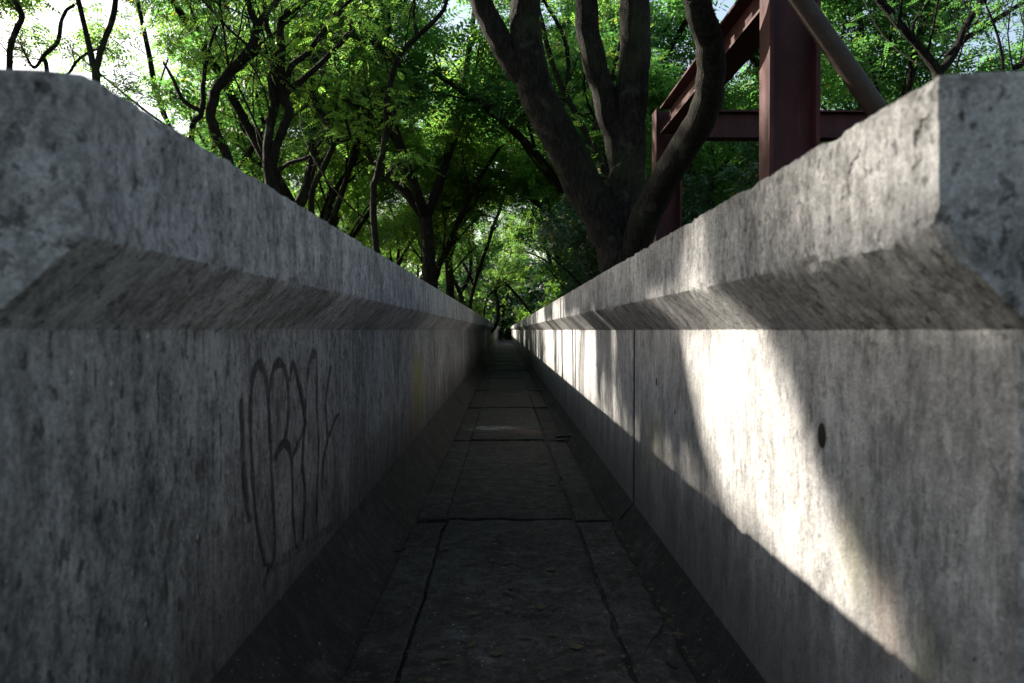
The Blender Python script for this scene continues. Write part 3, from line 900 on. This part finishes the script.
# generic trees ----------------------------------------------------------
def variant(seed, H, leafmat, per, tmpl, spread=.24, sc_=(.85, 1.6)):
    rnd = random.Random(seed); rng = np.random.default_rng(seed)
    root = empty('woodland_tree', (0, 0, 0))
    polys, anchors = [], []
    th = H * rnd.uniform(.22, .34)
    p, r = wander(rnd, Vector((0, 0, -.1)), Vector((rnd.uniform(-.2, .2), rnd.uniform(-.2, .2), 1)), th, .16, .12, 5, .25, .2)
    polys.append((p, r))
    k = rnd.choice((2, 3, 3))
    for j in range(k):
        a = 6.28 * (j + rnd.random() * .6) / k
        q, qr = wander(rnd, p[-1], Vector((math.cos(a) * .55, math.sin(a) * .55, 1)), H * .5, .10, .05, 8, .42, .12)
        polys.append((q, qr)); branch_out(rnd, polys, anchors, q, qr, 1, 3, True, .12, (4, 5), .50)
    tree_meshes(root, polys, anchors, per, spread, tmpl, M[leafmat], M['bark_thin'], rng, None, sc_)
    return root
VAR = [variant(101, 9, 'leaf', 5, T_MID), variant(102, 10, 'leaf', 4, T_MID), variant(103, 8, 'leaf_cool', 4, T_MID), variant(104, 11, 'leaf', 4, T_MID), variant(105, 9, 'leaf_cool', 4, T_MID)]
used = set()
def copy_tree(root):
    r = root.copy(); COL.objects.link(r)
    for ch in root.children:
        c = ch.copy(); COL.objects.link(c); c.parent = r
    return r
def place(v, x, y, s, rz, label, group):
    if v not in used: used.add(v); o = VAR[v]
    else: o = copy_tree(VAR[v])
    o.location = (x, y, 0); o.scale = (s, s, s * random.uniform(.9, 1.1)); o.rotation_euler = (0, 0, rz)
    return tag(o, label, 'tree', group)

R2 = random.Random(5)
for x, y, v, s_, lab, gp in ((-2.0, 19.5, 4, 1.3, 'bushy blue-green tree close beside the left wall, seen left of the massive forked tree', GROUP_L),
                         (2.6, 23, 4, 1.1, 'blue-green tree whose crown hangs over the channel just past the massive forked tree', GROUP_R),
                         (-2.0, 29, 4, 1.15, 'tall blue-green tree leaning over the channel in the middle distance', GROUP_L),
                         (-4.6, 18.5, 2, 1.35, 'dense tree filling the gap right of the dark leaning tree', GROUP_L),
                         (-2.9, 25, 3, 1.2, 'tall green tree between the dense tree and the channel, its crown reaching the picture top', GROUP_L),
                         (2.2, 38, 1, 1.2, 'light green tree overhanging the far stretch of the right wall', GROUP_R)):
    place(v, x, y, s_, R2.uniform(0, 6.28), lab, gp)
spots = [(-2.9, 25), (-2.0, 19.5), (2.6, 23), (-2, 29), (-4.6, 18.5), (2.2, 38)]
def free(x, y, dmin): return all(math.hypot(x - a, y - b) > dmin for a, b in spots)
for row, (y0, y1, n_, dmin) in enumerate(((17, 24, 11, 2.6), (24, 34, 16, 3.0), (34, 48, 22, 3.2), (48, 66, 26, 3.6))):
    made = tries = 0
    while made < n_ and tries < 600:
        tries += 1
        y = R2.uniform(y0, y1); w = .72 * y + 2
        x = R2.uniform(-w, w)
        if abs(x) < (1.9 if y < 40 else 1.4): continue
        if y < 46 and x / y * F < -215 and R2.random() < .85: continue
        if x / y * F > 400 and y < 40: continue
        if x / y * F < -300 and y < 46: continue
        if 1 < x < 2.6 and y < 18: continue
        if not free(x, y, dmin): continue
        spots.append((x, y)); made += 1
        left = x < 0
        lab = {0: 'leafy tree in the nearest unbroken row of the %s wood', 1: 'branching tree in the second row of the %s wood', 2: 'hazy green tree deep in the %s wood',
               3: 'farthest pale green tree at the back of the %s wood'}[row] % ('left' if left else 'right')
        v = R2.choice((0, 1, 3, 0, 1, 3, 2, 4)) if left else R2.choice((2, 4, 0, 1, 2, 4))
        place(v, x, y, R2.uniform(.85, 1.25), R2.uniform(0, 6.28), lab, (GROUP_L if left else GROUP_R) + (', row %s' % ('one', 'two', 'three', 'four')[row]))
# trees closing the far end of the channel
for x, y, v in ((-.4, 80, 1), (2.5, 84, 0), (-3.5, 83, 3), (0.8, 90, 2), (5.5, 80, 4), (-6.5, 79, 1)):
    place(v, x, y, 1.1, R2.uniform(0, 6.28), 'tree closing the far end of the channel', 'trees closing the far end of the channel')

# crowns added out of view on the left to shade the right wall
def shade_tree(x, y, seed, c, rad, label, n=1000, per=14):
    rnd = random.Random(seed); rng = np.random.default_rng(seed)
    root = empty('shade_tree', (x, y, 0)); polys, anchors = [], []
    p, r = wander(rnd, Vector((x, y, -.1)), Vector((0, 0, 1)), c[2] * .55, .17, .12, 6, .2, .3); polys.append((p, r))
    cen = Vector(c)
    for k in range(int(n)):
        while True:
            v = Vector((rnd.uniform(-1, 1), rnd.uniform(-1, 1), rnd.uniform(-1, 1)))
            if v.length < 1: break
        anchors.append(cen + Vector((v.x * rad[0], v.y * rad[1], v.z * rad[2])))
    for k in range(16):
        a = rnd.choice(anchors); q = [p[-1], p[-1].lerp(a, .35) + Vector((0, 0, .3)), p[-1].lerp(a, .7) + Vector((rnd.uniform(-.2, .2), rnd.uniform(-.2, .2), .2)), a]
        polys.append((q, [.06, .04, .022, .01]))
    tree_meshes(root, polys, anchors, per, .22, T_MID, M['leaf'], M['bark_thin'], rng, sun_filter, (.8, 1.3))
    return tag(root, label, 'tree', GROUP_L)
shade_tree(-9.8, 8.4, 41, (-9.6, 8.5, 8.4), (1.9, 3.0, 1.9), 'dense leafy tree added outside the picture on the left to shade the right wall')
shade_tree(-9.9, 13.6, 42, (-9.6, 13.2, 8.5), (1.9, 3.0, 1.9), 'second dense leafy tree added outside the picture on the left to shade the right wall')

# dark shrubs behind the right wall
def shrub(x, y, r, h, label, seed, mat='leaf_dark', n=260, per=12):
    rnd = random.Random(seed); rng = np.random.default_rng(seed)
    root = empty('shrub', (x, y, 0)); polys, anchors = [], []
    for k in range(9):
        a = rnd.uniform(0, 6.28)
        q, qr = wander(rnd, Vector((x + .1 * math.cos(a), y + .1 * math.sin(a), -.05)), Vector((math.cos(a) * .4, math.sin(a) * .4, 1)), h * .95, .035, .012, 7, .4, .1)
        polys.append((q, qr)); branch_out(rnd, polys, anchors, q, qr, 2, 2, True, .25, (4, 6), .35)
    for k in range(n):
        while True:
            v = Vector((rnd.uniform(-1, 1), rnd.uniform(-1, 1), rnd.uniform(-1, 1)))
            if .45 < v.length < 1: break
        v *= 1 + .22 * mnoise.noise(v * 3 + Vector((seed, 0, 0)))
        anchors.append(Vector((x + v.x * r, y + v.y * r, h * .52 + v.z * h * .5)))
    tree_meshes(root, polys, anchors, per, .16, T_BROAD, M[mat], M['bark_thin'], rng, None, (.6, 1.2))
    return tag(root, label, 'shrub')
shrub(2.15, 13.6, 1.0, 3.1, 'dark glossy shrub filling the gap left of the massive forked tree', 61)
shrub(3.3, 13.5, 1.6, 3.4, 'dark shrub behind the steel frame and right of the forked tree', 62)
shrub(5.6, 14.5, 1.8, 4.2, 'tall dark shrub behind the steel beam and brace', 63)
shrub(8.6, 15, 1.8, 4.6, 'dark shrub behind the right coping end', 64, n=200)
shrub(2.5, 21, .9, 3.6, 'shaded shrub overhanging the right wall farther down the channel', 65, 'leaf_cool')
shrub(-2.8, 40, 1.0, 3.0, 'bright low shrub beside the far left wall', 66, 'leaf')
shrub(2.6, 33, 1.0, 3.6, 'green shrub leaning over the far right wall', 67, 'leaf')

# far undergrowth closing the view at the back, one uncountable mass
rng = np.random.default_rng(77)
N = 26000
A = np.stack((rng.uniform(-85, 85, N), rng.uniform(70, 112, N), np.abs(rng.normal(0, 4.2, N)) + .1), 1)
A = A[(np.abs(A[:, 0]) > 1.3) | (A[:, 1] > 78)]
W, Q = leaves(A, 4, .35, T_BROAD, rng, None, (3.5, 7.0))
tag(mesh_obj('undergrowth', W, Q, M['leaf_dark']), 'mass of far undergrowth behind the last trees', 'undergrowth', kind='stuff')

# ------------------------------------------------------------------ light, sky, camera
w = bpy.data.worlds.new('World'); sc.world = w; w.use_nodes = True
nt = w.node_tree; bg = nt.nodes['Background']
sky = nt.nodes.new('ShaderNodeTexSky'); sky.sky_type = 'NISHITA'; sky.sun_disc = False
el = math.asin(SUN.z); az = math.atan2(SUN.x, SUN.y)
sky.sun_elevation = el; sky.sun_rotation = az; sky.air_density = 1.0; sky.dust_density = 1.5; sky.ozone_density = 1.0
nt.links.new(sky.outputs[0], bg.inputs[0]); bg.inputs[1].default_value = .075
L = bpy.data.lights.new('sun', 'SUN'); L.energy = 5.0; L.angle = RAD(.55); L.color = (1, .998, .995)
so = link(bpy.data.objects.new('sun', L)); so.rotation_euler = (-SUN).to_track_quat('-Z', 'Y').to_euler(); so.location = (-20, 15, 18)

cam = bpy.data.cameras.new('camera'); co = link(bpy.data.objects.new('camera', cam))
cam.sensor_width = 36; cam.lens = 36 * F / 1024; cam.clip_start = .05; cam.clip_end = 1500
co.location = (0, 0, E)
yaw = math.atan(7 / F); pitch = math.atan(11.5 / F)
co.rotation_euler = (math.pi / 2 - pitch, 0, -yaw)
cam.dof.use_dof = True; cam.dof.focus_distance = 6.0; cam.dof.aperture_fstop = 5.0
sc.camera = co
vs = sc.view_settings; vs.view_transform = 'Standard'; vs.look = 'None'; vs.gamma = 1; vs.exposure = 2.0; vs.use_curve_mapping = False
vs.use_white_balance = True; vs.white_balance_temperature = 7800
sc.cycles.max_bounces = 8; sc.cycles.transmission_bounces = 4; sc.cycles.transparent_max_bounces = 8
sc.cycles.sample_clamp_indirect = 6
